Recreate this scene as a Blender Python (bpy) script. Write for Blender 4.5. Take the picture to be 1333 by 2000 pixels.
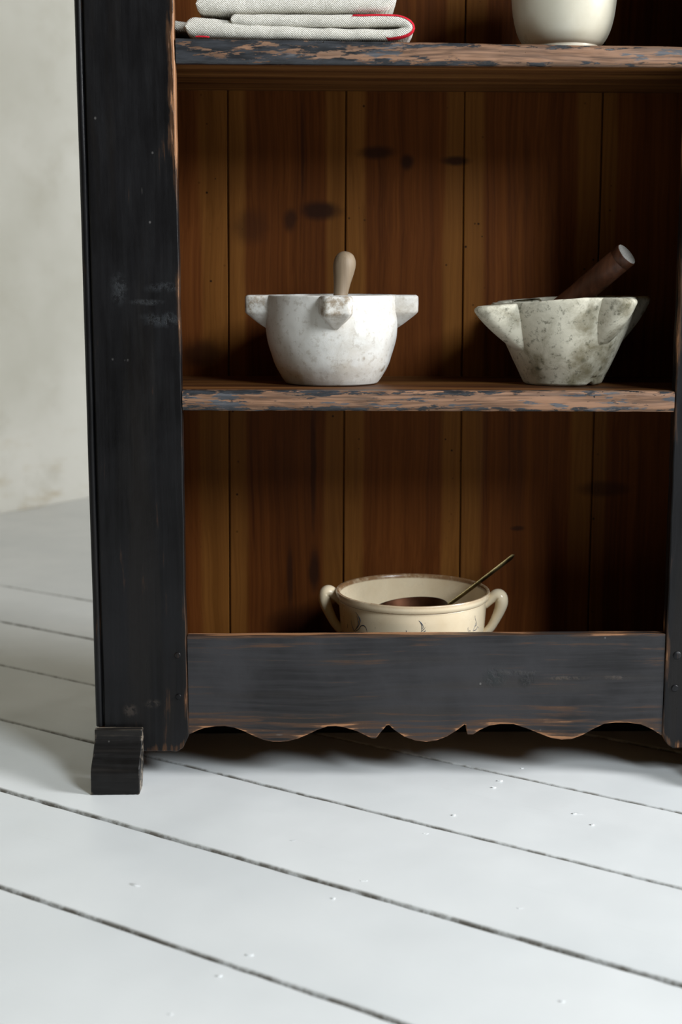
import bpy, bmesh, math, random
from mathutils import Vector, Matrix, noise

for o in list(bpy.data.objects): bpy.data.objects.remove(o)
S = bpy.context.scene
COL = S.collection
R = math.radians
random.seed(7)

# ------------------------------------------------------------------ camera
CAM = Vector((0.0, -1.85, 0.6796))
yaw, pitch, roll = R(0.887), R(9.481), R(0.057)
fw = Vector((math.sin(yaw)*math.cos(pitch), math.cos(yaw)*math.cos(pitch), -math.sin(pitch)))
rt = Vector((math.cos(yaw), -math.sin(yaw), 0)); dn = fw.cross(rt)
rt2 = rt*math.cos(roll) + dn*math.sin(roll); dn2 = dn*math.cos(roll) - rt*math.sin(roll)
cd = bpy.data.cameras.new('camera'); cam = bpy.data.objects.new('camera', cd); COL.objects.link(cam)
m = Matrix((rt2, -dn2, -fw)).transposed().to_4x4(); m.translation = CAM; cam.matrix_world = m
cd.sensor_fit = 'VERTICAL'; cd.sensor_height = 36.0; cd.sensor_width = 24.0; cd.lens = 50.0
cd.clip_start = 0.05; cd.clip_end = 60
cd.dof.use_dof = True; cd.dof.focus_distance = 1.87; cd.dof.aperture_fstop = 4.0
S.camera = cam

# ------------------------------------------------------------------ light
W = bpy.data.worlds.new('room_ambient'); S.world = W; W.use_nodes = True
bg = W.node_tree.nodes['Background']
bg.inputs[0].default_value = (1.0, 0.76, 0.38, 1); bg.inputs[1].default_value = 0.095
ld = bpy.data.lights.new('window_daylight', 'AREA'); ld.shape = 'RECTANGLE'
ld.size = 0.85; ld.size_y = 1.35; ld.energy = 139; ld.color = (0.88, 0.95, 1.0)
lo = bpy.data.objects.new('window_daylight', ld); COL.objects.link(lo)
lo.location = (2.15, -2.90, 2.58)
lo.rotation_euler = Vector((-1.95, 2.75, -2.05)).to_track_quat('-Z', 'Y').to_euler()
ld2 = bpy.data.lights.new('far_window_daylight', 'AREA'); ld2.shape = 'RECTANGLE'
ld2.size = 1.0; ld2.size_y = 1.5; ld2.energy = 212; ld2.color = (0.97, 0.98, 1.0)
lo2 = bpy.data.objects.new('far_window_daylight', ld2); COL.objects.link(lo2)
lo2.location = (3.55, -1.10, 2.10)
lo2.rotation_euler = Vector((-3.7, 2.1, -1.4)).to_track_quat('-Z', 'Y').to_euler()
S.view_settings.view_transform = 'Standard'; S.view_settings.look = 'None'
S.view_settings.exposure = 0.0; S.view_settings.gamma = 1.0; S.view_settings.use_curve_mapping = False
S.cycles.use_denoising = True
S.cycles.max_bounces = 10; S.cycles.diffuse_bounces = 5

# ------------------------------------------------------------------ node helper
class G:
    def __init__(s, name):
        s.m = bpy.data.materials.new(name); s.m.use_nodes = True
        s.t = s.m.node_tree; s.t.nodes.clear()
        s.out = s.t.nodes.new('ShaderNodeOutputMaterial')
        s.b = s.t.nodes.new('ShaderNodeBsdfPrincipled')
        s.t.links.new(s.b.outputs[0], s.out.inputs[0])
    def n(s, k): return s.t.nodes.new('ShaderNode' + k)
    def put(s, sock, v):
        if isinstance(v, bpy.types.NodeSocket): s.t.links.new(v, sock)
        elif v is not None:
            if isinstance(v, (tuple, list)) and len(v) == 3 and sock.type == 'RGBA': v = (*v, 1)
            sock.default_value = v
    def obj(s): return s.n('TexCoord').outputs['Object']
    def attr(s, name): a = s.n('Attribute'); a.attribute_name = name; return a.outputs['Fac']
    def rnd(s): return s.n('ObjectInfo').outputs['Random']
    def map(s, v, sc=(1, 1, 1), loc=(0, 0, 0), rot=(0, 0, 0)):
        q = s.n('Mapping'); s.put(q.inputs['Vector'], v); s.put(q.inputs['Location'], loc); q.inputs['Scale'].default_value = sc
        q.inputs['Rotation'].default_value = rot; return q.outputs[0]
    def noise(s, v, sc=5., det=4., ro=.55, dist=0., col=False):
        q = s.n('TexNoise'); s.put(q.inputs['Vector'], v); q.inputs['Scale'].default_value = sc
        q.inputs['Detail'].default_value = det; q.inputs['Roughness'].default_value = ro; q.inputs['Distortion'].default_value = dist
        return q.outputs['Color' if col else 'Fac']
    def voro(s, v, sc=5., rnd=1., feat='F1'):
        q = s.n('TexVoronoi'); q.feature = feat; s.put(q.inputs['Vector'], v); q.inputs['Scale'].default_value = sc
        q.inputs['Randomness'].default_value = rnd; return q.outputs['Distance']
    def math(s, op, a, b=None, c=None, clamp=False):
        q = s.n('Math'); q.operation = op; q.use_clamp = clamp
        for i, v in enumerate((a, b, c)):
            if v is not None: s.put(q.inputs[i], v)
        return q.outputs[0]
    def sstep(s, v, a, b, lo=0., hi=1.):
        q = s.n('MapRange'); q.interpolation_type = 'SMOOTHSTEP'; s.put(q.inputs[0], v)
        for i, x in enumerate((a, b, lo, hi)): q.inputs[1+i].default_value = x
        return q.outputs[0]
    def mix(s, f, a, b, mode='MIX'):
        q = s.n('Mix'); q.data_type = 'RGBA'; q.blend_type = mode
        s.put(q.inputs[0], f); s.put(q.inputs[6], a); s.put(q.inputs[7], b); return q.outputs[2]
    def ramp(s, f, stops):
        q = s.n('ValToRGB'); s.put(q.inputs[0], f); e = q.color_ramp.elements
        while len(e) < len(stops): e.new(.5)
        for el, (p, c) in zip(e, stops): el.position = p; el.color = (*c, 1)
        return q.outputs[0]
    def sep(s, v): q = s.n('SeparateXYZ'); s.put(q.inputs[0], v); return q.outputs
    def vadd(s, a, b): q = s.n('VectorMath'); q.operation = 'ADD'; s.put(q.inputs[0], a); s.put(q.inputs[1], b); return q.outputs[0]
    def comb(s, x=0., y=0., z=0.):
        q = s.n('CombineXYZ')
        for i, v in enumerate((x, y, z)): s.put(q.inputs[i], v)
        return q.outputs[0]
    def bump(s, h, st=.3, d=.001, prev=None):
        q = s.n('Bump'); s.put(q.inputs['Height'], h); q.inputs['Strength'].default_value = st; q.inputs['Distance'].default_value = d
        if prev is not None: s.put(q.inputs['Normal'], prev)
        return q.outputs[0]
    def end(s, col, rough=.5, nrm=None, metal=0., spec=.5, sheen=0.):
        s.put(s.b.inputs['Base Color'], col); s.put(s.b.inputs['Roughness'], rough); s.put(s.b.inputs['Metallic'], metal)
        s.b.inputs['Specular IOR Level'].default_value = spec
        if sheen: s.b.inputs['Sheen Weight'].default_value = sheen
        if nrm is not None: s.put(s.b.inputs['Normal'], nrm)
        return s.m

CABLOC = Vector((0.144, 0.14, 0.0))     # where the bookcase stands; its parts' object coordinates count from here

# ------------------------------------------------------------------ materials
def mat_floor():
    g = G('white_floor_paint'); c = g.obj(); r = g.rnd()
    cc = g.vadd(c, g.comb(g.math('MULTIPLY', r, 30.), 0., 0.))
    big = g.noise(cc, 2.2, 3); brush = g.noise(g.map(cc, (4, 90, 4)), 1., 4, .6)
    col = g.mix(g.sstep(big, .35, .7), (.66, .685, .69), (.735, .755, .755))
    col = g.mix(g.math('MULTIPLY', g.sstep(brush, .62, .8), .18), col, (.55, .56, .55))
    scuff = g.noise(g.map(cc, (9, 26, 9)), 1., 6, .7)
    col = g.mix(g.math('MULTIPLY', g.sstep(scuff, .66, .78), .25), col, (.50, .50, .47))
    dots = g.voro(cc, 9.); sel = g.noise(cc, 3.1, 2)
    dm = g.math('MULTIPLY', g.sstep(dots, .032, .02), g.sstep(sel, .56, .6))
    col = g.mix(g.math('MULTIPLY', dm, .8), col, (.12, .10, .08))
    edge = g.attr('edge')
    en = g.noise(g.map(cc, (30, 60, 30)), 1., 5, .7)
    col = g.mix(g.math('MULTIPLY', edge, g.sstep(en, .38, .6)), col, (.16, .145, .12))
    h = g.math('ADD', g.math('MULTIPLY', brush, .35), g.math('MULTIPLY', g.noise(cc, 18, 5, .6), .5))
    blob = g.voro(g.map(cc, (1, 2.2, 1)), 7.5); bm = g.math('MULTIPLY', g.sstep(blob, .07, .0), g.sstep(g.noise(cc, 5.7, 2), .5, .58))
    nb = g.bump(h, .35, .0016); nb = g.bump(g.noise(cc, 2.6, 2), .35, .02, nb); nb = g.bump(bm, .8, .0022, nb)
    return g.end(col, g.sstep(g.noise(cc, 14, 4), .3, .8, .34, .52), nb, spec=.45)

def mat_plaster():
    g = G('pale_plaster'); c = g.obj()
    a = g.noise(c, 1.1, 5, .6); b = g.noise(c, 6, 6, .65); z = g.sep(c)[2]
    col = g.mix(g.sstep(a, .3, .7), (.50, .495, .43), (.65, .645, .59))
    col = g.mix(g.math('MULTIPLY', g.sstep(b, .5, .72), .5), col, (.45, .435, .365))
    st = g.math('MULTIPLY', g.sstep(g.noise(g.map(c, (3, 3, 9)), 2., 6, .7), .5, .68), g.sstep(z, .34, .0))
    col = g.mix(g.math('MULTIPLY', st, .6), col, (.42, .35, .22))
    return g.end(col, .85, g.bump(g.noise(c, 12, 6, .6), .5, .006), spec=.2)

def grain(g, c, axis, fine=170., along=2.2, off=0.):
    """slow lines running along one axis; returns fine lines and broad bands"""
    sc = [fine, fine, fine]; sc['xyz'.index(axis)] = along
    wob = g.noise(c, 3.2, 3, .5, col=True)
    w = g.n('VectorMath'); w.operation = 'SCALE'; g.put(w.inputs[0], wob); w.inputs['Scale'].default_value = .03
    v = g.vadd(c, w.outputs[0])
    ln = g.noise(g.map(v, tuple(sc)), 1., 3, .6)
    sb = [s*.22 for s in sc]; sb['xyz'.index(axis)] = along*.6
    return ln, g.noise(g.map(v, tuple(sb), (3, 5, 1)), 1., 3, .55)

def mat_backboard():
    g = G('old_pine_boards'); c0 = g.obj(); r = g.rnd()
    c = g.vadd(c0, g.comb(0., g.math('MULTIPLY', r, 9.), g.math('MULTIPLY', r, 5.)))
    ln, bd = grain(g, c, 'z', 230, 1.6)
    ac = g.math('ABSOLUTE', g.attr('across'))
    wob = g.math('MULTIPLY', g.math('SUBTRACT', g.noise(g.map(c, (6, 6, 2.2)), 1., 3), .5), .25)
    sap = g.sstep(g.math('ADD', ac, wob), .64, .74)
    heart = g.ramp(g.math('ADD', g.math('MULTIPLY', ln, .5), g.math('MULTIPLY', bd, .5)),
                   [(.30, (.048, .0125, .0026)), (.52, (.098, .0285, .0056)), (.72, (.140, .045, .0090))])
    sapc = g.ramp(g.math('ADD', g.math('MULTIPLY', ln, .45), g.math('MULTIPLY', bd, .55)),
                  [(.30, (.125, .047, .0090)), (.55, (.185, .076, .0150)), (.75, (.225, .098, .0210))])
    col = g.mix(g.math('MULTIPLY', sap, .68), heart, sapc)
    col = g.mix(g.sstep(g.noise(c, 2.4, 4),   .52, .80, 0., .35), col, (.028, .008, .002))
    # knots and resin streaks of these particular boards (place on the back, half width, half height, darkness)
    x, _, z = g.sep(c0)
    wn = g.noise(c0, 30, 3, .6, col=True); wx, _, wz = g.sep(wn)
    for (kx, kz, rx, rz, st) in [(.002, .771, .031, .014, .92), (-.041, .758, .010, .017, .8), (.084, .8535, .026, .010, .85),
                                 (.129, .840, .010, .011, .9), (.199, .842, .021, .007, .9), (-.172, .563, .036, .022, .7),
                                 (-.099, .748, .026, .026, .45), (-.009, .40, .0045, .10, .75), (-.008, .236, .009, .034, .9),
                                 (-.045, .225, .005, .05, .75), (-.03, .15, .05, .03, .55), (.30, .30, .010, .004, .8),
                                 (.43, .36, .04, .012, .6), (-.022, .86, .003, .07, .6)]:
        dx = g.math('DIVIDE', g.math('ADD', g.math('SUBTRACT', x, kx-CABLOC.x), g.math('MULTIPLY', g.math('SUBTRACT', wx, .5), rx*.9)), rx)
        dz = g.math('DIVIDE', g.math('ADD', g.math('SUBTRACT', z, kz), g.math('MULTIPLY', g.math('SUBTRACT', wz, .5), rz*.5)), rz)
        d = g.math('SQRT', g.math('ADD', g.math('MULTIPLY', dx, dx), g.math('MULTIPLY', dz, dz)))
        col = g.mix(g.sstep(d, 1.35, .45, 0., st), col, (.022, .008, .004))
    worm = g.voro(g.map(c, (1, 0, 1)), 60.); ws = g.noise(c, 7, 3)
    wm = g.math('MULTIPLY', g.sstep(worm, .12, .08), g.math('MULTIPLY', g.sstep(ws, .47, .58), sap))
    col = g.mix(wm, col, (.02, .008, .003))
    nb = g.bump(ln, .3, .0006)
    return g.end(col, g.sstep(bd, .3, .7, .5, .65), nb, spec=.07)

def mat_shelfwood():
    g = G('brown_shelf_wood'); c = g.vadd(g.obj(), g.comb(0., 0., g.math('MULTIPLY', g.rnd(), 3.)))
    ln, bd = grain(g, c, 'x', 120, 1.4)
    col = g.ramp(g.math('ADD', g.math('MULTIPLY', ln, .4), g.math('MULTIPLY', bd, .6)),
                 [(.38, (.034, .011, .003)), (.5, (.095, .036, .009)), (.60, (.165, .072, .020)), (.75, (.23, .108, .034))])
    return g.end(col, .52, g.bump(ln, .5, .001), spec=.22)

def ell(g, c0, kx, kz, rx, rz, wx, wz):
    """soft ellipse (1 inside) at one place on the bookcase, its outline roughened"""
    x, _, z = g.sep(c0)
    dx = g.math('DIVIDE', g.math('ADD', g.math('SUBTRACT', x, kx-CABLOC.x), g.math('MULTIPLY', g.math('SUBTRACT', wx, .5), rx*1.2)), rx)
    dz = g.math('DIVIDE', g.math('ADD', g.math('SUBTRACT', z, kz), g.math('MULTIPLY', g.math('SUBTRACT', wz, .5), rz*1.2)), rz)
    return g.sstep(g.math('SQRT', g.math('ADD', g.math('MULTIPLY', dx, dx), g.math('MULTIPLY', dz, dz))), 1.3, .3)

def mat_paint(name, axis, black, base=0., fine=70, long=10, wood=(.34, .165, .078), under=(.085, .05, .033), streak=.55, rough=.42, spec=.28, knots=()):
    """worn black paint over pine; the vertex attribute 'wear' says where the piece is rubbed through"""
    g = G(name); c0 = g.obj(); c = g.vadd(c0, g.comb(0., g.math('MULTIPLY', g.rnd(), 4.), 0.))
    ln, bd = grain(g, c, axis, 150, 3.0)
    sc = [fine]*3; sc['xyz'.index(axis)] = long
    pat = g.noise(g.map(c, tuple(sc)), 1., 6, .65); blot = g.noise(c, 9, 5, .6)
    w = g.math('ADD', g.attr('wear'), base)
    k = g.math('ADD', g.math('ADD', g.math('MULTIPLY', g.sstep(pat, .3, .7), .42), g.math('MULTIPLY', g.sstep(ln, .3, .7), .30)),
               g.math('ADD', g.math('MULTIPLY', w, .75), g.math('MULTIPLY', g.sstep(blot, .3, .75), .22)))
    pc = g.mix(g.sstep(ln, .35, .65), tuple(v*.6 for v in black), tuple(v*1.25 for v in black))
    pc = g.mix(g.sstep(g.noise(c, 6, 5), .35, .7), pc, tuple(v*1.9 for v in black))
    pc = g.mix(g.math('MULTIPLY', g.sstep(bd, .50, .70), streak), pc, under)
    wc = g.mix(g.sstep(ln, .35, .65), tuple(v*.5 for v in wood), wood)
    thin = g.mix(g.sstep(k, .60, .86, 0., .8), pc, tuple((a*.55+b*.45)*.42 for a, b in zip(black, wood)))
    col = g.mix(g.sstep(k, .88, 1.0, 0., .92), thin, wc)
    hgt = g.math('ADD', g.math('MULTIPLY', ln, .6), g.math('MULTIPLY', g.sstep(k, .85, 1.), -.8))
    if knots:
        wn = g.noise(c0, 38, 4, .65, col=True); wx, _, wz = g.sep(wn)
        fl = g.noise(g.map(c0, (140, 140, 140)), 1., 5, .7)
        for (kx, kz, rx, rz, st, kc) in knots:
            e = g.math('MULTIPLY', ell(g, c0, kx, kz, rx, rz, wx, wz), g.sstep(fl, .38, .6))
            col = g.mix(g.math('MULTIPLY', e, st), col, kc); hgt = g.math('ADD', hgt, g.math('MULTIPLY', e, .8))
    fl = g.math('MULTIPLY', g.sstep(g.voro(g.map(c, (1, 1, .8)), 46.), .09, .04), g.sstep(g.noise(c, 11, 2), .58, .64))
    col = g.mix(g.math('MULTIPLY', fl, .4), col, (.22, .21, .20))
    scr = g.math('MULTIPLY', g.sstep(g.voro(g.map(c, (30, 30, 7) if axis == 'z' else (7, 30, 30), rot=(0, .35, 0)), 1.), .045, .02), g.sstep(g.noise(c, 7, 2), .5, .6))
    col = g.mix(g.math('MULTIPLY', scr, .3), col, (.16, .15, .14))
    nb = g.bump(hgt, .5, .0009); nb = g.bump(g.noise(c, 26, 5, .6), .3, .002, nb)
    return g.end(col, g.sstep(pat, .3, .7, rough-.06, rough+.14), nb, spec=spec)

def mat_chipped(name, amount):
    """shelf front: flaking black over blue-grey over bare pine"""
    g = G(name); c = g.vadd(g.obj(), g.comb(g.math('MULTIPLY', g.rnd(), 7.), 0., 0.))
    ln, bd = grain(g, c, 'x', 260, 8.)
    p1 = g.noise(g.map(c, (30, 60, 170)), 1., 7, .70, .15); p2 = g.noise(g.map(c, (18, 40, 120), (4, 2, 7)), 1., 6, .68, .1)
    lay = g.noise(g.map(c, (5, 3, 8), (1, 1, 1)), 1., 3)
    wood = g.mix(g.sstep(ln, .35, .65), (.090, .044, .022), (.245, .130, .073))
    wood = g.mix(g.math('MULTIPLY', g.sstep(bd, .5, .7), .5), wood, (.15, .105, .075))
    grey = g.mix(g.sstep(ln, .4, .6), (.035, .038, .045), (.08, .082, .09))
    k = g.math('ADD', p1, g.math('ADD', g.attr('wear'), amount))
    m1 = g.sstep(k, .50, .535); m2 = g.sstep(g.math('ADD', p2, g.math('MULTIPLY', g.math('SUBTRACT', lay, .5), .5)), .56, .60)
    col = g.mix(m2, wood, grey); col = g.mix(m1, g.mix(g.sstep(p2, .4, .6), (.011, .0125, .015), (.032, .035, .041)), col)
    hole = g.math('MULTIPLY', g.sstep(g.voro(g.map(c, (1, 0, 1)), 95.), .13, .08), g.sstep(g.noise(c, 25, 2), .6, .64))
    col = g.mix(hole, col, (.012, .009, .007))
    h = g.math('SUBTRACT', g.math('MULTIPLY', ln, .3), g.math('ADD', m1, g.math('MULTIPLY', hole, 1.5)))
    return g.end(col, g.sstep(m1, 0., 1., .38, .62), g.bump(h, .75, .0011), spec=.45)

def mat_marble(name, clean, dirt1, dirt2, amt, spots):
    g = G(name); c = g.obj()
    a = g.noise(c, 9, 5, .6); b = g.noise(c, 34, 6, .7, .4); f = g.noise(c, 120, 4, .7)
    col = g.mix(g.sstep(a, .3, .7), clean, tuple(v*.88 for v in clean))
    col = g.mix(g.math('MULTIPLY', g.sstep(g.math('ADD', g.math('MULTIPLY', a, .55), g.math('MULTIPLY', b, .45)), .50-.04*amt, .66), .55*amt), col, dirt1)
    col = g.mix(g.math('MULTIPLY', g.sstep(f, .52, .68), .36*amt), col, dirt2)
    sp = g.voro(g.vadd(c, g.comb(g.math('MULTIPLY', b, .008), g.math('MULTIPLY', f, .006), 0.)), 38.)
    ss = g.noise(c, 16, 2)
    col = g.mix(g.math('MULTIPLY', g.math('MULTIPLY', g.sstep(sp, .26, .14), g.sstep(ss, .56, .64)), spots), col, dirt2)
    w = g.attr('wear')
    col = g.mix(g.math('MULTIPLY', w, g.sstep(g.noise(c, 75, 5, .75), .42, .66)), col, dirt2)
    h = g.math('ADD', g.math('MULTIPLY', b, .6), g.math('MULTIPLY', f, .5))
    return g.end(col, .62, g.bump(h, .34, .0014), spec=.2)

def mat_wood_small(name, dark, light, rough=.5, sc=180, axis='z'):
    g = G(name); c = g.obj(); ln, bd = grain(g, c, axis, sc, 9.)
    col = g.ramp(g.math('ADD', g.math('MULTIPLY', ln, .5), g.math('MULTIPLY', bd, .5)), [(.33, dark), (.68, light)])
    return g.end(col, rough, g.bump(ln, .3, .0006), spec=.35)

def mat_endgrain():
    g = G('pestle_end_grain'); c = g.obj()
    q = g.n('TexWave'); q.wave_type = 'BANDS'; g.put(q.inputs['Vector'], c); q.inputs['Scale'].default_value = 190.
    q.inputs['Distortion'].default_value = 1.2
    f = g.noise(c, 400, 3, .7)
    col = g.mix(g.math('MULTIPLY', q.outputs['Fac'], .6), (.38, .36, .33), (.13, .115, .10))
    return g.end(g.mix(g.sstep(f, .5, .7, 0., .6), col, (.07, .06, .05)), .7, g.bump(f, .4, .0008))

def mat_linen():
    g = G('oatmeal_linen'); c = g.obj()
    n1 = g.noise(g.map(c, (900, 220, 900)), 1., 3, .7); n2 = g.noise(g.map(c, (260, 900, 700)), 1., 3, .7)
    x, y, z = g.sep(c)
    hb = g.math('SINE', g.math('ADD', g.math('MULTIPLY', z, 2300.), g.math('MULTIPLY', g.math('PINGPONG', x, .012), 2300.)))
    k = g.math('ADD', g.math('ADD', n1, n2), g.math('MULTIPLY', hb, .30))
    col = g.mix(g.sstep(k, .62, 1.25), (.40, .37, .30), (.82, .80, .73))
    col = g.mix(g.sstep(g.noise(c, 25, 3), .5, .8, 0., .25), col, (.58, .53, .43))
    return g.end(col, .9, g.bump(k, .8, .0014), spec=.15, sheen=.2)

def mat_red():
    g = G('red_woven_border'); c = g.obj(); n = g.noise(g.map(c, (700, 500, 700)), 1., 3, .7)
    return g.end(g.mix(g.sstep(n, .4, .65), (.36, .008, .018), (.66, .022, .04)), .85, g.bump(n, .5, .0008), spec=.15)

def mat_glaze(name, colr, stain, amt, rough=.22):
    g = G(name); c = g.obj(); a = g.noise(c, 13, 5, .6); b = g.noise(c, 60, 5, .7)
    col = g.mix(g.sstep(a, .38, .75, 0., amt), colr, stain)
    col = g.mix(g.math('MULTIPLY', g.sstep(b, .62, .74), .22), col, stain)
    col = g.mix(g.math('MULTIPLY', g.attr('wear'), g.sstep(b, .30, .55, .45, 1.)), col, (.21, .105, .042))
    dots = g.math('MULTIPLY', g.sstep(g.voro(c, 60.), .10, .05), g.sstep(g.noise(c, 21, 2), .6, .66))
    col = g.mix(g.math('MULTIPLY', dots, .6), col, (.09, .08, .06))
    return g.end(col, g.sstep(a, .3, .7, rough, rough+.14), g.bump(a, .12, .002), spec=.5)

def mat_metal(name, c1, c2, rough):
    g = G(name); c = g.obj(); a = g.noise(c, 25, 5, .6)
    return g.end(g.mix(g.sstep(a, .35, .7), c1, c2), g.sstep(a, .3, .7, rough, rough+.15), g.bump(a, .1, .001), metal=1.)

def mat_plain(name, c, rough=.6):
    g = G(name); o = g.obj(); return g.end(g.mix(g.noise(o, 40, 4), tuple(v*.7 for v in c), tuple(min(1, v*1.25) for v in c)), rough)

M = dict(floor=mat_floor(), plaster=mat_plaster(), back=mat_backboard(), shelfwood=mat_shelfwood(),
         stile=mat_paint('worn_black_paint_upright', 'z', (.0040, .0040, .0046), under=(.010, .0085, .0075), rough=.33, spec=.20,
                         knots=((-.256, .661, .010, .022, .3, (.055, .06, .065)), (-.197, .663, .024, .007, .3, (.045, .05, .056)), (-.203, .622, .026, .010, .32, (.05, .056, .062)), (-.222, .645, .022, .004, .35, (.05, .054, .058)), (-.255, .100, .010, .010, .4, (.07, .055, .045)), (-.226, .110, .012, .006, .4, (.06, .05, .042)))),
         rail=mat_paint('worn_black_paint_rail', 'x', (.0165, .0161, .0176), base=.10, fine=170, long=7, under=(.026, .022, .019), rough=.5,
                        knots=((.2344, .1425, .018, .014, .55, (.012, .017, .018)), (.2793, .1409, .012, .010, .7, (.007, .009, .010)), (.262, .150, .03, .004, .35, (.055, .05, .045)), (.33, .142, .03, .003, .5, (.085, .065, .05)), (.40, .142, .018, .003, .5, (.08, .062, .05)))),
         chip1=mat_chipped('flaked_paint_upper_shelf', .02), chip2=mat_chipped('flaked_paint_middle_shelf', .04),
         foot=mat_paint('worn_black_paint_foot', 'x', (.0075, .0072, .0072), under=(.035, .030, .026), wood=(.24, .20, .155), rough=.38, spec=.2),
         marble=mat_marble('white_marble', (.65, .64, .605), (.41, .35, .27), (.22, .165, .105), .9, .85),
         oldmarble=mat_marble('stained_marble', (.59, .56, .455), (.19, .165, .10), (.055, .055, .030), 1.75, 1.),
         pestle1=mat_wood_small('grey_brown_pestle_wood', (.20, .145, .092), (.34, .26, .175), .55),
         pestle2=mat_wood_small('red_brown_pestle_wood', (.030, .011, .0055), (.10, .037, .018), .42),
         endgrain=mat_endgrain(), linen=mat_linen(), red=mat_red(),
         jar=mat_glaze('ivory_crock_glaze', (.555, .525, .43), (.38, .325, .215), .45, .26),
         stoneware=mat_glaze('cream_stoneware_glaze', (.76, .645, .46), (.56, .42, .25), .5, .2),
         blue=mat_plain('blue_painted_decoration', (.03, .05, .085), .3),
         brass=mat_metal('aged_brass', (.16, .12, .05), (.40, .32, .15), .32),
         copper=mat_metal('dark_copper', (.050, .020, .011), (.115, .050, .028), .42),
         dark=mat_plain('dark_gap', (.03, .027, .022), .9), iron=mat_plain('dark_iron_peg', (.02, .02, .022), .5))

# ------------------------------------------------------------------ object helpers
def nz(x, y=0., z=0.): return noise.noise(Vector((x, y, z)))

def obj(name, V, F, mats, parent=None, loc=None, smooth=True, attrs=None, fm=None, auto=None):
    """one mesh object from world-space vertices; origin at the parent's base (or loc)"""
    base = loc if loc is not None else (ROOT[parent] if parent is not None else Vector((0, 0, 0)))
    me = bpy.data.meshes.new(name)
    me.from_pydata([tuple(Vector(v)-base) for v in V], [], F); me.update()
    for k, vals in (attrs or {}).items():
        a = me.attributes.new(k, 'FLOAT', 'POINT'); a.data.foreach_set('value', vals)
    for mm in (mats if isinstance(mats, (list, tuple)) else [mats]): me.materials.append(mm)
    if fm: me.polygons.foreach_set('material_index', fm)
    bm = bmesh.new(); bm.from_mesh(me); bmesh.ops.recalc_face_normals(bm, faces=bm.faces); bm.to_mesh(me); bm.free()
    me.polygons.foreach_set('use_smooth', [smooth]*len(me.polygons))
    if smooth and auto: me.set_sharp_from_angle(angle=R(auto))
    o = bpy.data.objects.new(name, me); COL.objects.link(o)
    if parent is not None: o.parent = parent
    elif loc is not None: o.location = loc
    ROOT[o] = base
    return o
ROOT = {}
def thing(name, label, cat, loc, group=None):
    o = bpy.data.objects.new(name, None); COL.objects.link(o); o.location = loc; o.empty_display_size = .05
    o['label'] = label; o['category'] = cat
    if group: o['group'] = group
    ROOT[o] = Vector(loc); return o
def tag(o, label, cat): o['label'] = label; o['category'] = cat; return o
def bev(o, w, seg=2, ang=40):
    b = o.modifiers.new('bevel', 'BEVEL'); b.width = w; b.segments = seg; b.limit_method = 'ANGLE'; b.angle_limit = R(ang)
    b.harden_normals = False; return o
def box(x0, x1, y0, y1, z0, z1):
    V = [(x, y, z) for z in (z0, z1) for y in (y0, y1) for x in (x0, x1)]
    return V, [(0, 2, 3, 1), (4, 5, 7, 6), (0, 1, 5, 4), (1, 3, 7, 5), (3, 2, 6, 7), (2, 0, 4, 6)]
def gridbox(x0, x1, y0, y1, z0, z1, nx, ny, nzz, fn=None):
    """closed box whose six faces are grids; fn moves each vertex"""
    vid, V, F = {}, [], []
    def v(i, j, k):
        if (i, j, k) not in vid:
            p = Vector((x0+(x1-x0)*i/nx, y0+(y1-y0)*j/ny, z0+(z1-z0)*k/nzz))
            if fn: p = fn(p, i/nx, j/ny, k/nzz)
            vid[(i, j, k)] = len(V); V.append(p)
        return vid[(i, j, k)]
    for j in (0, ny):
        for i in range(nx):
            for k in range(nzz): F.append((v(i, j, k), v(i+1, j, k), v(i+1, j, k+1), v(i, j, k+1)))
    for i in (0, nx):
        for j in range(ny):
            for k in range(nzz): F.append((v(i, j, k), v(i, j+1, k), v(i, j+1, k+1), v(i, j, k+1)))
    for k in (0, nzz):
        for i in range(nx):
            for j in range(ny): F.append((v(i, j, k), v(i+1, j, k), v(i+1, j+1, k), v(i, j+1, k)))
    return V, F
def lathe(prof, cx, cy, z0, n=96, fn=None, axis=None):
    """profile (r, z) turned about a vertical axis, or about axis=(origin, direction)"""
    V, F, ring = [], [], []
    if axis: q = Vector((0, 0, 1)).rotation_difference(Vector(axis[1]).normalized()); oo = Vector(axis[0])
    for (r, z) in prof:
        if r < 1e-6:
            p = Vector((0, 0, z)); ring.append([len(V)]*n); V.append(p)
        else:
            ring.append(list(range(len(V), len(V)+n)))
            for i in range(n):
                a = 2*math.pi*i/n; V.append(Vector((r*math.cos(a), r*math.sin(a), z)))
    for a, b in zip(ring, ring[1:]):
        for i in range(n):
            f = [a[i], a[(i+1) % n], b[(i+1) % n], b[i]]; f = list(dict.fromkeys(f))
            if len(f) > 2: F.append(tuple(f))
    V = [(q @ p + oo) if axis else Vector((p.x+cx, p.y+cy, p.z+z0)) for p in V]
    if fn: V = [fn(p) for p in V]
    return V, F
def smooth_prof(pts, n=6):
    """Catmull-Rom through profile points"""
    out = []
    for i in range(len(pts)-1):
        p0, p1, p2, p3 = [Vector((*pts[max(0, min(len(pts)-1, i+k))], 0)) for k in (-1, 0, 1, 2)]
        for s in range(n):
            t = s/n; t2, t3 = t*t, t*t*t
            q = .5*((2*p1)+(p2-p0)*t+(2*p0-5*p1+4*p2-p3)*t2+(3*p1-p0-3*p2+p3)*t3); out.append((max(0, q.x), q.y))
    out.append(tuple(pts[-1])); return out
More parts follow.
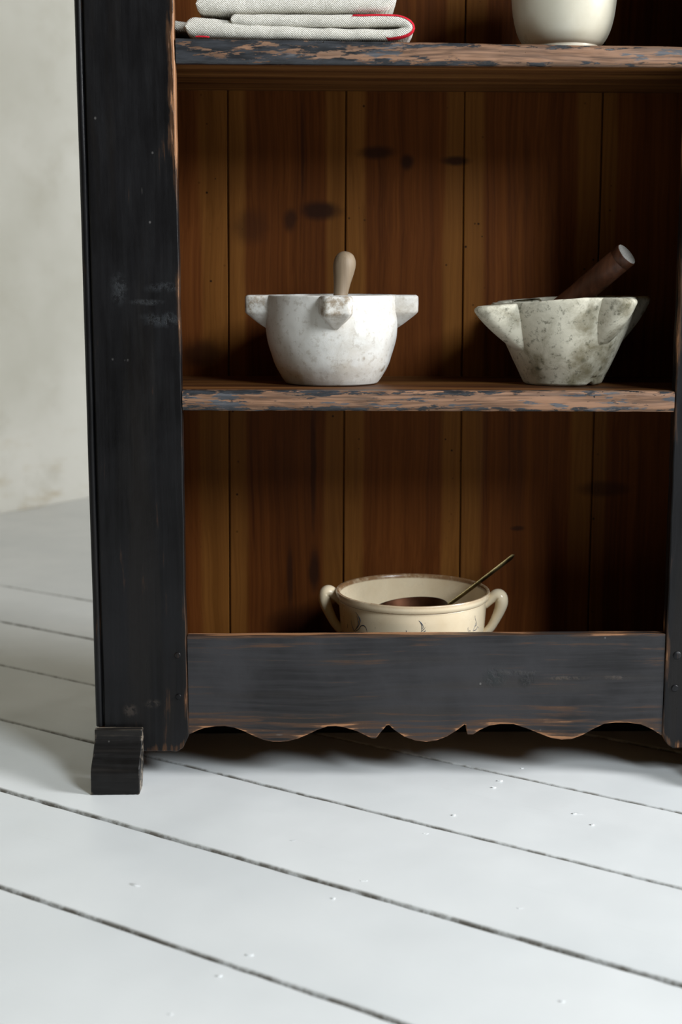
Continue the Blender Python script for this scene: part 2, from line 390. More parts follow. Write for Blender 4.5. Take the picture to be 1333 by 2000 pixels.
def cr(pts, n=8):
    """Catmull-Rom through any vectors"""
    out = []; P = [Vector(p) for p in pts]
    for i in range(len(P)-1):
        p0, p1, p2, p3 = [P[max(0, min(len(P)-1, i+k))] for k in (-1, 0, 1, 2)]
        for s in range(n):
            t = s/n; out.append(.5*((2*p1)+(p2-p0)*t+(2*p0-5*p1+4*p2-p3)*t*t+(3*p1-p0-3*p2+p3)*t**3))
    out.append(P[-1]); return out
def tube(path, rad, n=12, flat=1.0, upv=Vector((0, 1, 0))):
    V, F = [], []
    for i, p in enumerate(path):
        d = (path[min(i+1, len(path)-1)]-path[max(i-1, 0)]).normalized()
        s = d.cross(upv).normalized(); u = s.cross(d)
        r = rad(i/(len(path)-1)) if callable(rad) else rad
        for k in range(n):
            a = 2*math.pi*k/n; V.append(p+s*(r*math.cos(a))+u*(r*flat*math.sin(a)))
    for i in range(len(path)-1):
        for k in range(n): F.append((i*n+k, i*n+(k+1) % n, (i+1)*n+(k+1) % n, (i+1)*n+k))
    V.append(path[0]); V.append(path[-1]); a, b = len(V)-2, len(V)-1; l = (len(path)-1)*n
    for k in range(n): F.append((a, (k+1) % n, k)); F.append((b, l+k, l+(k+1) % n))
    return V, F
def lerp(pts, x):
    if x <= pts[0][0]: return pts[0][1]
    for (a, b), (c, d) in zip(pts, pts[1:]):
        if x <= c: return b+(d-b)*(x-a)/max(1e-9, c-a)
    return pts[-1][1]
def clamp(x, a=0., b=1.): return max(a, min(b, x))

# ------------------------------------------------------------------ the room
UD = Vector((math.cos(R(35)), -math.sin(R(35)), 0)); VD = Vector((-UD.y, UD.x, 0))   # along the boards, across them
UW = -2.025                                                                          # where the plaster wall stands
def uv(u, v, z): return UD*u+VD*v+Vector((0, 0, z))
def local_obj(name, V, F, mats, parent=None, **k):
    o = obj(name, V, F, mats, parent, **k); return o
V, F = [uv(u, v, z) for z in (-.05, -.022) for v in (-2.2, 5.2) for u in (-2.3, 3.2)], [(0, 2, 3, 1), (4, 5, 7, 6), (0, 1, 5, 4), (1, 3, 7, 5), (3, 2, 6, 7), (2, 0, 4, 6)]
floor = obj('floor', V, F, M['dark'], smooth=False); floor['kind'] = 'structure'; floor['label'] = 'white painted wide plank floor running diagonally'
seams = [-2.19, -1.97, -1.76, -1.55, -1.335, -1.12, -.905, -.692, -.4790, -.2660, -.0540, .1640, .3850, .6180, 1.72, 1.94, 2.16, 2.38, 2.6,
         2.82, 3.04, 3.26, 3.48, 3.7, 3.92, 4.14, 4.36, 4.58, 4.8, 5.02]
gapw = {.1640: .0014, -.0540: .0066, -.2660: .0054, -.4790: .0048, .3850: .0062, .618: .0062}
for bi, (a, b) in enumerate(zip(seams, seams[1:])):
    near = -1. < a < .9; n = 420 if near else 60
    ga, gb = gapw.get(a, .004)/2, gapw.get(b, .004)/2
    dz = 0.0006*math.sin(bi*2.3); V = []; F = []; edge = []
    for i in range(n+1):
        u = UW+.004+(3.1-UW)*i/n
        ja = .0011*nz(u*9, bi*3.1)+.0009*nz(u*47, bi*3.1) if near else 0
        jb = .0011*nz(u*9, bi*3.1+7)+.0009*nz(u*47, bi*3.1+7) if near else 0
        e0, e1 = a+ga+ja*min(1, ga/.0015), b-gb+jb*min(1, gb/.0015)
        wv = .0012*nz(u*1.3, bi*1.7)
        c1 = .0016+.0014*max(0, nz(u*31, bi*5.)); c2 = .0016+.0014*max(0, nz(u*31, bi*5.+3))
        for (vv, zz, ed) in ((e0, -.022, 1), (e0, -.0035, 1), (e0+.0006, -.0016, .85), (e0+c1, -.0002, .35), (e0+c1+.0025, 0, 0), ((e0+e1)/2, .0004, 0),
                             (e1-c2-.0025, 0, 0), (e1-c2, -.0002, .35), (e1-.0006, -.0016, .85), (e1, -.0035, 1), (e1, -.022, 1)):
            V.append(uv(u, vv, zz+(dz+wv*.4 if zz > -.01 else 0)-.0008)); edge.append(ed)
    m_ = 11
    for i in range(n):
        for k in range(m_-1): F.append((i*m_+k, i*m_+k+1, (i+1)*m_+k+1, (i+1)*m_+k))
    F.append(tuple(range(m_))); F.append(tuple(n*m_+k for k in range(m_)))
    # mesh stored in the board's own frame so that the paint follows the board's length
    Mr = Matrix((UD, VD, Vector((0, 0, 1)))); Vl = [Mr @ v for v in V]
    o = obj('floor_board', Vl, F, M['floor'], None, attrs={'edge': edge}); o.parent = floor
    o.rotation_euler = (0, 0, R(-35))
for i, (x, y) in enumerate([(.2816, .0448), (.2447, -.0034), (.2333, -.0287), (.1703, -.1268), (.1298, -.1884), (.3252, -.1244), (.341, -.1624), (.0485, -.325), (.2165, -.3995), (.2284, -.5997), (.0137, -.3702), (-.0722, -.5007), (-.1003, -.544), (-.1406, -.6169), (-.0339, -.2079)]):
    n = 9; r_ = .0016+.0012*((i*37) % 10)/10; V = [Vector((x, y, .0005))]; F = []
    for k in range(n):
        a = 2*math.pi*k/n; q = r_*(1+.45*nz(i*3.1, k*1.7)); V.append(Vector((x+q*1.5*math.cos(a), y+q*.8*math.sin(a), .0001+.0007*max(0, nz(k*.9, i*2.)+.4))))
    for k in range(n): V.append(Vector((V[1+k].x, V[1+k].y, -.0012)))
    for k in range(n): j = (k+1) % n; F.append((0, 1+k, 1+j)); F.append((1+k, 1+n+k, 1+n+j, 1+j))
    F.append(tuple(1+n+k for k in range(n)))
    o = obj('paint_flake', V, F, M['floor'], None, smooth=False, attrs={'edge': [0.]*len(V)}); o.parent = floor
V = [Vector((u, v, z)) for z in (-.03, 3.0) for v in (-2.2, 5.2) for u in (UW-.16, UW)]
def wallfn(p, a, b, c): return p+Vector((.004*nz(p.y*2.1, p.z*2.1)*(a > .5), 0, 0))
V, F = gridbox(UW-.16, UW, -2.2, 5.2, -.03, 3.0, 1, 148, 60, wallfn)
wall = obj('wall_left', V, F, M['plaster'], smooth=True, auto=40); wall.rotation_euler = (0, 0, R(-35)); wall['kind'] = 'structure'
wall['label'] = 'pale grey-green rough plaster wall in the background'

V, F = gridbox(UW-.16, 3.2, 5.2, 5.36, -.03, 3.0, 20, 1, 12)
wall2 = obj('wall_back', V, F, M['plaster'], smooth=False); wall2.rotation_euler = (0, 0, R(-35)); wall2['kind'] = 'structure'
wall2['label'] = 'far plaster wall beyond the bookcase'

# ------------------------------------------------------------------ the bookcase
cab = thing('bookcase', 'tall black-painted rustic wooden bookcase with worn edges and scalloped base rail', 'bookcase', CABLOC)
XL0, XL1, XR0, XR1 = -.303, -.178, .4655, .5905
TOP = 2.06; ST = .022
# uprights at the front
def stile(x0, x1, inner):
    nzz, nx = 300, 14; sgn = 1 if inner == 'r' else -1
    def fn(p, a, b, c):
        # height grid: the bottom edge has a cut corner where it meets the rail
        t = a if inner == 'r' else 1-a           # 0 outer, 1 inner
        zb = .0425+.0015*nz(p.x*60, 3)+max(0, (t-.885)/.115)**1.6*.022
        z = zb+(TOP-.03-zb)*c
        if t > .86:
            w = (t-.86)/.14
            p.x += sgn*w*(.0012*nz(z*5, 1.3)+.0010*nz(z*21, 2.)-.0006 - .0022*clamp(nz(z*3.3, 8.)-.15)*2)
        if t < .01: p.x += .0008*nz(z*4, 5.)
        if b < .5: p.y += .0006*nz(p.x*9, z*4)
        return Vector((p.x, p.y, z))
    V, F = gridbox(x0, x1, 0, ST, 0, 1, nx, 2, nzz, fn)
    wr = []
    for p in V:
        t = (p.x-x0)/(x1-x0); t = t if inner == 'r' else 1-t
        w = -.14
        w += .62*clamp((t-.965)/.03)*(.40+.9*nz(p.z*4.1, 1.))
        w += .98*clamp((t-.78)/.20)*clamp((p.z-.74)/.14)*(.75+.5*nz(p.z*3, 4.))          # rubbed area high on the inner edge
        w += .34*clamp((.085-p.z)/.04)*(.4+nz(p.x*40, p.z*40))*clamp((t-.25)/.3)
        w += .12*clamp((t-.985)/.01)
        w += .22*clamp(.5-abs(t-.1)*9)*clamp(.6+nz(p.z*3, 7))
        if p.z < .055: w += .35*clamp((t-.35)/.3)
        wr.append(w)
    o = obj('upright', V, F, M['stile'], cab, attrs={'wear': wr}, auto=35)
    return bev(o, .0016, 2, 45)
stile(XL0+.012, XL1, 'r'); stile(XR0, XR1-.012, 'l')
# bead moulding down each outer edge
for (xo, s) in ((XL0, 1), (XR1, -1)):
    prof = [(0, .026), (0, .006), (.0012, .0032), (.0034, .0012), (.0058, .0006), (.0082, .0016), (.0096, .0038), (.0104, .0058), (.0116, .0060), (.0121, .0015), (.0121, .026)]
    V, F, wr = [], [], []; n = 240
    for i in range(n+1):
        z = .0775+(TOP-.03-.0775)*i/n
        for k, (a, y) in enumerate(prof):
            V.append(Vector((xo+s*(a+.0005*nz(z*6, 2.)), y+.0008*nz(z*9, k*.2)*(y < .02), z)))
            wr.append((-.14+.40*clamp(.25+nz(z*3.3, 4.)*1.3)*(.7 if 2 <= k <= 8 else .1)))
    m_ = len(prof)
    for i in range(n):
        for k in range(m_): F.append((i*m_+k, i*m_+(k+1) % m_, (i+1)*m_+(k+1) % m_, (i+1)*m_+k))
    F.append(tuple(range(m_))); F.append(tuple(n*m_+k for k in range(m_)))
    obj('bead_moulding', V, F, M['stile'], cab, attrs={'wear': wr}, auto=50)
# sides
for (x0, x1, out) in ((XL0+.001, XL0+.019, 0), (XR1-.019, XR1-.001, 1)):
    V, F = gridbox(x0, x1, ST+.0005, .283, .0, TOP-.03, 1, 4, 20)
    o = obj('side_panel', V, F, [M['back'], M['stile']], cab, smooth=False, attrs={'wear': [-.1]*len(V), 'across': [.2]*len(V)})
    for pl in o.data.polygons:
        if (pl.normal.x < -.5 and not out) or (pl.normal.x > .5 and out): pl.material_index = 1
# back boards, shiplapped
bs = [((-.303+.0195), (-.303+.0195)), (-.1302, -.1365), (.0405, .0360), (.2119, .2135), (.4120, .4120), (XR1-.0195, XR1-.0195)]   # seam x high, x low
for i in range(5):
    (lt, lb), (rt_, rb) = bs[i], bs[i+1]
    g0, g1 = (.0011 if i else 0), (.0011 if i < 4 else 0); V, F, ac = [], [], []; n = 60
    for k in range(n+1):
        z = .003+(TOP-.04-.003)*k/n; t = (z-.22)/(.89-.22)
        a = lb+(lt-lb)*t+g0+.0005*nz(z*7, i); b = rb+(rt_-rb)*t-g1-.0005*nz(z*7, i+9)
        yf = .2655+(.0008 if i % 2 else 0)
        P = [(a, yf+.001, -1), (a+.0012, yf, -1), (b-.0012, yf, 1), (b, yf+.001, 1), (b, yf+.008, 1), (b+.008*(i < 4), yf+.008, 1), (b+.008*(i < 4), .2825, 1), (a+.0078*(i > 0), .2825, -1), (a+.0078*(i > 0), yf+.0085, -1), (a, yf+.0085, -1)]
        for (x, y, c) in P: V.append(Vector((x, y, z))); ac.append(c if i else (c*.55+.45))
    if i == 4: ac = [v*.9 for v in ac]
    m_ = 10
    for k in range(n):
        for q in range(m_): F.append((k*m_+q, k*m_+(q+1) % m_, (k+1)*m_+(q+1) % m_, (k+1)*m_+q))
    F.append(tuple(range(m_))); F.append(tuple(n*m_+q for q in range(m_)))
    obj('back_board', V, F, M['back'], cab, smooth=False, attrs={'across': ac})
# shelves: notched round the uprights
def shelf(name, zt, zb, mat, y0=.0, rough=1.0):
    """zt, zb: (left, right) heights of top and underside"""
    xs0, xs1 = XL1+.0004, XR0-.0004; n = 260
    V, F, wr, fm = [], [], [], []
    rows = 7
    for i in range(n+1):
        t = i/n; x = xs0+(xs1-xs0)*t
        a = zt[0]+(zt[1]-zt[0])*t; b = zb[0]+(zb[1]-zb[0])*t
        jt = rough*(.0010*nz(x*11, 1.+a)+.0008*nz(x*47, 2.+a)-.0004); jb = rough*(.0012*nz(x*9, 5.+a)+.0010*nz(x*55, 6.+a))
        jy = rough*.0016*nz(x*13, 9.+a)
        sec = [(.264, b), (.012, b), (y0+.003, b+jb*.7), (y0+.0012+max(0, jy), b+.0016+jb)]
        for k in range(rows):
            q = (k+.5)/rows; zz = b+.003+(a-b-.0065)*q
            sec.append((y0+rough*(.0009*nz(x*17, zz*150)+.0006*nz(x*60, zz*260)), zz))
        sec += [(y0+.0010+max(0, -jy), a-.0024+jt), (y0+.0030, a-.0006+jt*.6), (.012, a), (.264, a)]
        for k, (y, z) in enumerate(sec):
            V.append(Vector((x, y, z))); q = (z-b)/(a-b)
            wr.append((.07 if .2 < q < .8 else -.05)+(.10*t if name == 1 else .06*t) - (.085*clamp((.12-x)/.12) if name == 1 else 0))
    m_ = len(sec)
    for i in range(n):
        for k in range(m_):
            F.append((i*m_+k, i*m_+(k+1) % m_, (i+1)*m_+(k+1) % m_, (i+1)*m_+k)); fm.append(1 if 1 <= k <= m_-3 else 0)
    F.append(tuple(range(m_))); fm.append(0); F.append(tuple(n*m_+k for k in range(m_))); fm.append(0)
    # the wings that run on behind the uprights
    for (xa, xb, e) in ((XL0+.0195, xs0, 0), (xs1, XR1-.0195, 1)):
        v, f = box(xa, xb, ST+.0005, .264, zb[e], zt[e]); o_ = len(V); V += [Vector(p) for p in v]; F += [tuple(q+o_ for q in ff) for ff in f]; fm += [0]*6; wr += [0]*8
    return obj('shelf', V, F, [M['shelfwood'], mat], cab, attrs={'wear': wr}, fm=fm, auto=35)
shelf(1, (.9715, .9620), (.9405, .9372), M['chip1'])
shelf(2, (.5316, .5290), (.5050, .5018), M['chip2'], rough=.7)
shelf(3, (1.372, 1.370), (1.345, 1.343), M['chip2'])
# bottom shelf, behind the rail
V, F = box(XL0+.0195, XR1-.0195, .0225, .264, .103, .125); obj('bottom_shelf', V, F, M['shelfwood'], cab, smooth=False)
V, F = box(XL0-.012, XR1+.012, -.014, .29, TOP-.03, TOP); bev(obj('top_board', V, F, M['rail'], cab, smooth=False, attrs={'wear': [0]*8}), .004)
V, F = box(XL1, XR0, .001, ST, TOP-.12, TOP-.03); obj('top_rail', V, F, M['rail'], cab, smooth=False, attrs={'wear': [0]*8})
V, F = box(XL0+.0195, XR1-.0195, .205, .225, .0, .1025); obj('under_shade_board', V, F, M['stile'], cab, smooth=False, attrs={'wear': [-.3]*8})  # added black board, stands in for the deep shade under the bookcase
# scalloped bottom rail
SC = [(-.1780, .0656), (-.1681, .0705), (-.1578, .0746), (-.1422, .0771), (-.1292, .0773), (-.1163, .0751), (-.1036, .0701), (-.0905, .0634), (-.0774, .0577), (-.0645, .055), (-.0539, .0548), (-.0437, .0556), (-.031, .0588), (-.0178, .0644), (-.0046, .0708), (.01, .0761), (.0211, .0764), (.0315, .0749), (.0495, .0692), (.0641, .0617), (.0695, .0589), (.0759, .0589), (.0821, .0671), (.09, .0767), (.0936, .0775), (.1001, .0709), (.1146, .0607), (.1291, .0555), (.1436, .0536), (.1579, .0553), (.1724, .061), (.1867, .0703), (.1957, .0776), (.1982, .0768), (.2002, .0637), (.2079, .0637), (.2175, .0701), (.2299, .0758), (.2445, .0781), (.2626, .0778), (.2808, .0716), (.299, .0639), (.3136, .058), (.3282, .0554), (.3424, .0561), (.3569, .0617), (.3713, .0702), (.3856, .0773), (.4, .0791), (.4181, .079), (.4363, .0762), (.4509, .0697), (.4655, .0600)]
xs = sorted(set([XL1+.0004+(XR0-XL1-.0008)*i/240 for i in range(241)]+[x for x, _ in SC[1:-1]])); nr = 22; V, F, wr = [], [], []
RT = .2022
for j, y in ((0, .0015), (1, .0195)):
    for x in xs:
        zb = lerp(SC, x); zt = RT+.0004*nz(x*20, 3.)+.0006*nz(x*6, 1.)
        for k in range(nr+1):
            q = k/nr; q = q*q*(3-2*q)*.5+q*.5; z = zb+(zt-zb)*q
            V.append(Vector((x, y+(.0006*nz(x*8, z*12) if j == 0 else 0), z)))
            w = .50*clamp((.050-(z-.054))/.045)*(.9+.6*nz(x*5, 2.)) + .35*clamp((.005-(z-zb))/.005)
            w += .62*clamp((.0035-(zt-z))/.003)*(.8+.6*nz(x*14, 6.)) + .12*clamp((.03-(zt-z))/.03)
            w += .12*clamp(nz(x*4, z*14)+.1)
            wr.append(w-.13)
nc = len(xs); h = nc*(nr+1); ix = lambda j, i, k: j*h+i*(nr+1)+k
for i in range(nc-1):
    for k in range(nr):
        F.append((ix(0, i, k), ix(0, i+1, k), ix(0, i+1, k+1), ix(0, i, k+1))); F.append((ix(1, i, k), ix(1, i, k+1), ix(1, i+1, k+1), ix(1, i+1, k)))
    F.append((ix(0, i, 0), ix(1, i, 0), ix(1, i+1, 0), ix(0, i+1, 0))); F.append((ix(0, i, nr), ix(0, i+1, nr), ix(1, i+1, nr), ix(1, i, nr)))
for i in (0, nc-1):
    for k in range(nr): F.append((ix(0, i, k), ix(0, i, k+1), ix(1, i, k+1), ix(1, i, k)))
bev(obj('scalloped_rail', V, F, M['rail'], cab, attrs={'wear': wr}, auto=35), .0010, 2, 50)
# blocks that the uprights stand on
def foot(x0, x1, sy):
    prof = [(-.0125, .0778), (-.0140, .0640), (-.0455, .0345), (-.0475, .0290), (-.0500, .0), (-.0180, .0), (-.0020, .0300), (-.0002, .0420), (-.0002, .0778)]
    if sy: prof = [(.28-.0-y*.2, z) for (y, z) in [(0, .0422), (0, 0), (.25, 0), (.25, .0422)]]
    P = []
    for a, b in zip(prof, prof[1:]+prof[:1]):
        for s in range(5): P.append((a[0]+(b[0]-a[0])*s/5, a[1]+(b[1]-a[1])*s/5))
    nx = 16; V, F, wr = [], [], []
    for i in range(nx+1):
        x = x0+(x1-x0)*i/nx
        for (y, z) in P:
            jz = (.0016*max(0, nz(x*130, 2.)+.15)) if z < .001 else 0
            fx = (.0008*nz(y*60, z*60, x0)) if i in (0, nx) else 0
            lean = (-.0005-.004*clamp((.07-z)/.07)*.3)
            V.append(Vector((x+fx+lean*(1 if i < nx/2 else .5), y+.0007*nz(x*70, z*60), z+jz)))
            e = min(i, nx-i)
            wr.append(-.10+(.95 if z < .005 else 0)*(.5+nz(x*90, 1.))+(.62 if e == 0 else 0)*(.7+.8*nz(z*70, 3.))+(.60 if .0765 < z else 0)+.55*clamp(1-abs(z-.0345)/.004)*(.5+nz(x*60, 5.)) )
    m_ = len(P)
    for i in range(nx):
        for k in range(m_): F.append((i*m_+k, i*m_+(k+1) % m_, (i+1)*m_+(k+1) % m_, (i+1)*m_+k))
    F.append(tuple(range(m_))); F.append(tuple(nx*m_+k for k in range(m_)))
    bev(obj('foot', V, F, M['foot'], cab, attrs={'wear': wr}, auto=30), .0012, 2, 40)
foot(-.3022, -.2385, 0); foot(XR1-.0637, XR1-.0008, 0); foot(-.302, -.2385, 1); foot(XR1-.0637, XR1-.0008, 1)
# wooden pegs and the old nail holes of the joints
for (x, z, r_) in ((-.1905, .1770, .0042), (-.1905, .1195, .0040), (.4815, .1735, .0055), (.4800, .1275, .0050)):
    V, F = lathe([(0, .0016), (r_*.8, .0014), (r_, .0005), (r_, -.002), (0, -.002)], 0, 0, 0, 10, None, ((x, -.0004, z), (.05, -1, .03)))
    obj('peg', V, F, M['stile'], cab, attrs={'wear': [-.05]*len(V)}, auto=40)

# ------------------------------------------------------------------ folded linen
LIFT, LIFT2 = .0012, .0030
def folded(path, y0, y1, seed, rows=7, q0=0., q1=1., only=None, off=0.):
    """a cloth folded along path [(x, z, half thickness)], its front edge rounded, running back from y0 to y1"""
    P = cr([Vector((p[0], p[1]+(LIFT2 if p[1] > 1.0 else LIFT), p[2])) for p in path], 7); n = len(P); V, F = [], []
    fr = [math.pi*k/10 for k in range(11)]
    cnt = 0
    sl = [0.]
    for a, b in zip(P, P[1:]): sl.append(sl[-1]+math.hypot(b.x-a.x, b.y-a.y))
    for i, p in enumerate(P):
        a, b = P[max(0, i-1)], P[min(n-1, i+1)]; d = Vector((b.x-a.x, b.y-a.y)); d.normalize(); nn = Vector((d.y, -d.x))
        h = p.z
        e = min(sl[i], sl[-1]-sl[i])
        if e < h: h = h*math.sqrt(max(.0, 1-(1-e/h)**2))+.0004
        sec = [(h, y1)]+[(h, y1+(y0+h-y1)*k/rows) for k in range(1, rows)]
        sec += [(h*math.cos(f), y0+h-h*math.sin(f)) for f in fr]
        sec += [(-h, y0+h+(y1-y0-h)*k/rows) for k in range(1, rows+1)]
        if only: sec = [(h*math.cos(f), y0+h-h*math.sin(f)) for f in [only[0]+(only[1]-only[0])*k/6 for k in range(7)]]
        for (q, y) in sec:
            s = 1+off/max(h, .002)
            w = .0011*nz(p.x*38+seed, y*30, p.y*60)+.0006*nz(p.x*110+seed, y*90, p.y*110)
            yy = y0+h-(y0+h-y)*s if y < y0+h else y
            V.append(Vector((p.x+nn.x*(q*s+w), yy+.0035*nz(p.x*9+seed, p.y*20)+w, p.y+nn.y*(q*s+w*.7))))
        cnt = len(sec)
    m_ = cnt; ring = m_ if not only else m_-1
    for i in range(n-1):
        for k in range(ring): F.append((i*m_+k, i*m_+(k+1) % m_, (i+1)*m_+(k+1) % m_, (i+1)*m_+k))
    if not only: F.append(tuple(range(m_))); F.append(tuple((n-1)*m_+k for k in range(m_)))
    return V, F
p1 = [(-.1655, .9845, .0128), (-.150, .9843, .0128), (-.11, .9818, .0112), (-.05, .9782, .0088), (0, .9763, .0076), (.05, .9755, .0070), (.088, .9752, .0066), (.1055, .9770, .0064), (.1160, .9835, .0061), (.1065, .9908, .0064), (.088, .9928, .0068), (.05, .9920, .0075), (0, .9920, .0076), (-.05, .9925, .0074), (-.098, .9928, .0068), (-.1085, .9925, .0062)]
lin = thing('folded_cloth', 'folded oatmeal linen cloth with red woven border, lower of the stacked pair', 'cloth', (-.02, .10, .9695), 'folded linen cloths on the upper shelf')
V, F = folded(p1, .003, .20, 3.); obj('linen_fold', V, F, M['linen'], lin, auto=60)
red = [(.040, .9918, .0072), (.088, .9928, .0068), (.1065, .9908, .0064), (.1160, .9835, .0061), (.1055, .9770, .0064), (.084, .9754, .0066)]
V, F = folded(red[::-1], .003, .20, 3., only=(.02, .95), off=.0007); b = obj('red_border', V, F, M['red'], lin); b['label'] = 'narrow red woven stripe'
V, F = folded([(-.153, .9722, .0009), (-.135, .9714, .0009)], .0025, .01, 5., only=(.0, 3.0), off=.0003); b = obj('red_border', V, F, M['red'], lin); b['label'] = 'narrow red woven stripe'
V, F = folded([(-.215, .9905, .0065), (-.19, .9905, .0065), (-.165, .988, .006), (-.13, .985, .005)], .030, .19, 11.); obj('inner_fold', V, F, M['linen'], lin, auto=60)
lin2 = thing('folded_cloth', 'thick folded oatmeal linen cloth lying on top of the red-bordered one', 'cloth', (-.03, .10, 1.000), 'folded linen cloths on the upper shelf')
p2 = [(-.152, 1.0100, .0105), (-.13, 1.0094, .0108), (-.10, 1.0088, .0100), (-.06, 1.0095, .0092), (0, 1.0096, .0092), (.06, 1.0098, .0092), (.082, 1.0105, .0092), (.0925, 1.0195, .0075), (.082, 1.0275, .0085), (.05, 1.028, .0085), (-.05, 1.028, .0085), (-.140, 1.028, .0085), (-.150, 1.028, .007)]
V, F = folded(p2, .006, .195, 17.); obj('linen_fold', V, F, M['linen'], lin2, auto=60)

# ------------------------------------------------------------------ ivory crock
jx, jy, jz = .3205, .0775, .9650
jar = thing('stoneware_crock', 'ivory glazed crock with rounded base on the upper shelf', 'crock', (jx, jy, jz))
pr = [(0, .004), (.040, .004), (.0425, .0), (.0462, .0), (.0470, .003), (.0468, .0060)]
pr2 = smooth_prof([(.0468, .0060), (.0520, .0105), (.0588, .0215), (.0640, .0380), (.0672, .0600), (.0684, .0850), (.0680, .120), (.0660, .145)], 6)
V, F = lathe(pr+pr2[1:]+[(.0690, .148), (.0695, .153), (.0675, .157), (.0640, .157), (.0618, .152), (.0625, .12), (.0620, .06), (.055, .022), (.03, .012), (0, .010)], jx, jy, jz, 112)
obj('crock_body', V, F, M['jar'], jar, attrs={'wear': [.6*clamp((.012-(p[2]-jz))/.006)*(.5 if p[2]-jz > .004 else 0) for p in V]}, auto=50)

# ------------------------------------------------------------------ mortars
def lug_mesh(cx, cy, az, depth, face, hw, ext, rb, zfun, pointed, rnd=.004, sd=0., tipw=0.):
    """a carved lug: block at the rim that tapers down into the bowl wall; rb(d) = wall radius d below the rim"""
    d = Vector((math.cos(az), math.sin(az), 0)); t = Vector((-d.y, d.x, 0)); V, F, wr = [], [], []
    nzz, nt = 30, 22; ring = []
    for k in range(-4, nzz+1):
        if k < 0: zz = 0.; inset = rnd*(-k/4.)                       # the flat top drawn in towards the rim
        else:
            q = k/nzz; zz = -depth*q; inset = 0.
        top = clamp(1+zz/rnd); ins = rnd*(1-math.sqrt(max(0, 1-top*top)))*.8+inset
        s_ = clamp((-zz-face)/(depth-face)); es = s_**1.15 if pointed else s_**1.05
        w = hw*((1-s_**1.25) if pointed else (1-.55*s_**1.6)); w = max(w-ins, .0008)
        wall = rb(-zz); e = (ext-ins)+((wall-.0035)-(ext-ins))*es
        row = []
        P = [(-w, wall-.014)]
        for i in range(nt+1):
            a = i/nt*2-1; P.append((w*(a if abs(a) < .999 else a), wall-.010+(e-wall+.010)*(1-abs(a)**(9 if pointed else 5)) - tipw*abs(a)**1.6*clamp((e-wall)/.03)))
        P.append((w, wall-.014))
        for (tt, rr) in P:
            jit = .0006*nz(tt*90+sd, zz*90, rr*60)
            p = Vector((cx, cy, 0))+d*(rr+jit)+t*(tt+jit); p.z = zfun(p.x, p.y)+zz-.0003+(.0004*nz(p.x*60, p.y*60) if k < 1 else 0)
            row.append(len(V)); V.append(p); wr.append(clamp(1.15-s_*3)*.9*(1 if rr > wall+.008 else .15))
        ring.append(row)
    m_ = nt+3
    for k in range(len(ring)-1):
        for i in range(m_): F.append((ring[k][i], ring[k][(i+1) % m_], ring[k+1][(i+1) % m_], ring[k+1][i]))
    F.append(tuple(ring[0])); F.append(tuple(ring[-1]))
    return V, F, wr

# white mortar
mx, my, mz = .0180, .1260, .5310
HT = .1212
mor = thing('mortar', 'white marble mortar with four lugs beside the left of the middle shelf', 'mortar', (mx, my, mz), 'mortars on the middle shelf')
mor['label'] = 'clean white marble mortar with pointed lugs, left on the middle shelf'
po = [(0, .0012), (.056, .0012), (.0610, .0002)]+smooth_prof([(.0640, .0018), (.0700, .0100), (.0790, .0272), (.0858, .0485), (.0898, .0640), (.0914, .0830), (.0908, .1050), (.0902, .1175), (.0892, .1205), (.0872, .1212)], 5)
pi_ = smooth_prof([(.0790, .1212), (.0765, .1200), (.0755, .1150), (.0745, .0900), (.0700, .0600), (.0560, .0330), (.0300, .0220), (0, .0200)], 5)
def mfn(p):
    k = .0008*nz(p.x*26, p.y*26, p.z*26)+.0004*nz(p.x*80, p.y*80, p.z*80)
    d = Vector((p.x-mx, p.y-my, 0)); d = d.normalized() if d.length > 1e-5 else d
    return p+d*k+Vector((0, 0, k*.5 if p.z > mz+.1 else 0))
V, F = lathe(po+pi_, mx, my, mz, 144, mfn)
obj('mortar_bowl', V, F, M['marble'], mor, attrs={'wear': [.5*clamp((p[2]-mz-.113)/.008)*clamp(.4+nz(p[0]*30, p[1]*30)) for p in V]}, auto=60)
def rb1(d): return lerp([(.0, .0898), (.016, .0908), (.038, .0914), (.057, .0898), (.073, .0858)], d)
for k, az in enumerate((R(184), R(-4), R(-87), R(92))):
    V, F, wr = lug_mesh(mx, my, az, .0470, .0225, .0232, .1190, rb1, lambda x, y: mz+HT, True, .0042, k*7)
    if k not in (0, 2): wr = [w*.3 for w in wr]
    obj('lug', V, F, M['marble'], mor, attrs={'wear': wr}, auto=60)
# its pestle
a0, a1 = Vector((.0385, .1450, .7105)), Vector((.0170, .1120, .5560)); dr = (a1-a0); Lp = dr.length
pes = tag(None or obj('pestle', *lathe(smooth_prof([(0, 0), (.0065, .0012), (.0115, .0050), (.0148, .0120), (.0155, .0200), (.0144, .0290), (.0120, .0420), (.0104, .0540), (.0100, .0640), (.0120, .085), (.0175, .115), (.0205, .135), (.0185, .150), (.010, Lp-.001), (0, Lp)], 5), 0, 0, 0, 40, None, (a0, dr)), M['pestle1'], None, loc=Vector((.017, .112, .556))),
          'pale grey-brown wooden pestle with rounded knob standing in the white mortar', 'pestle')
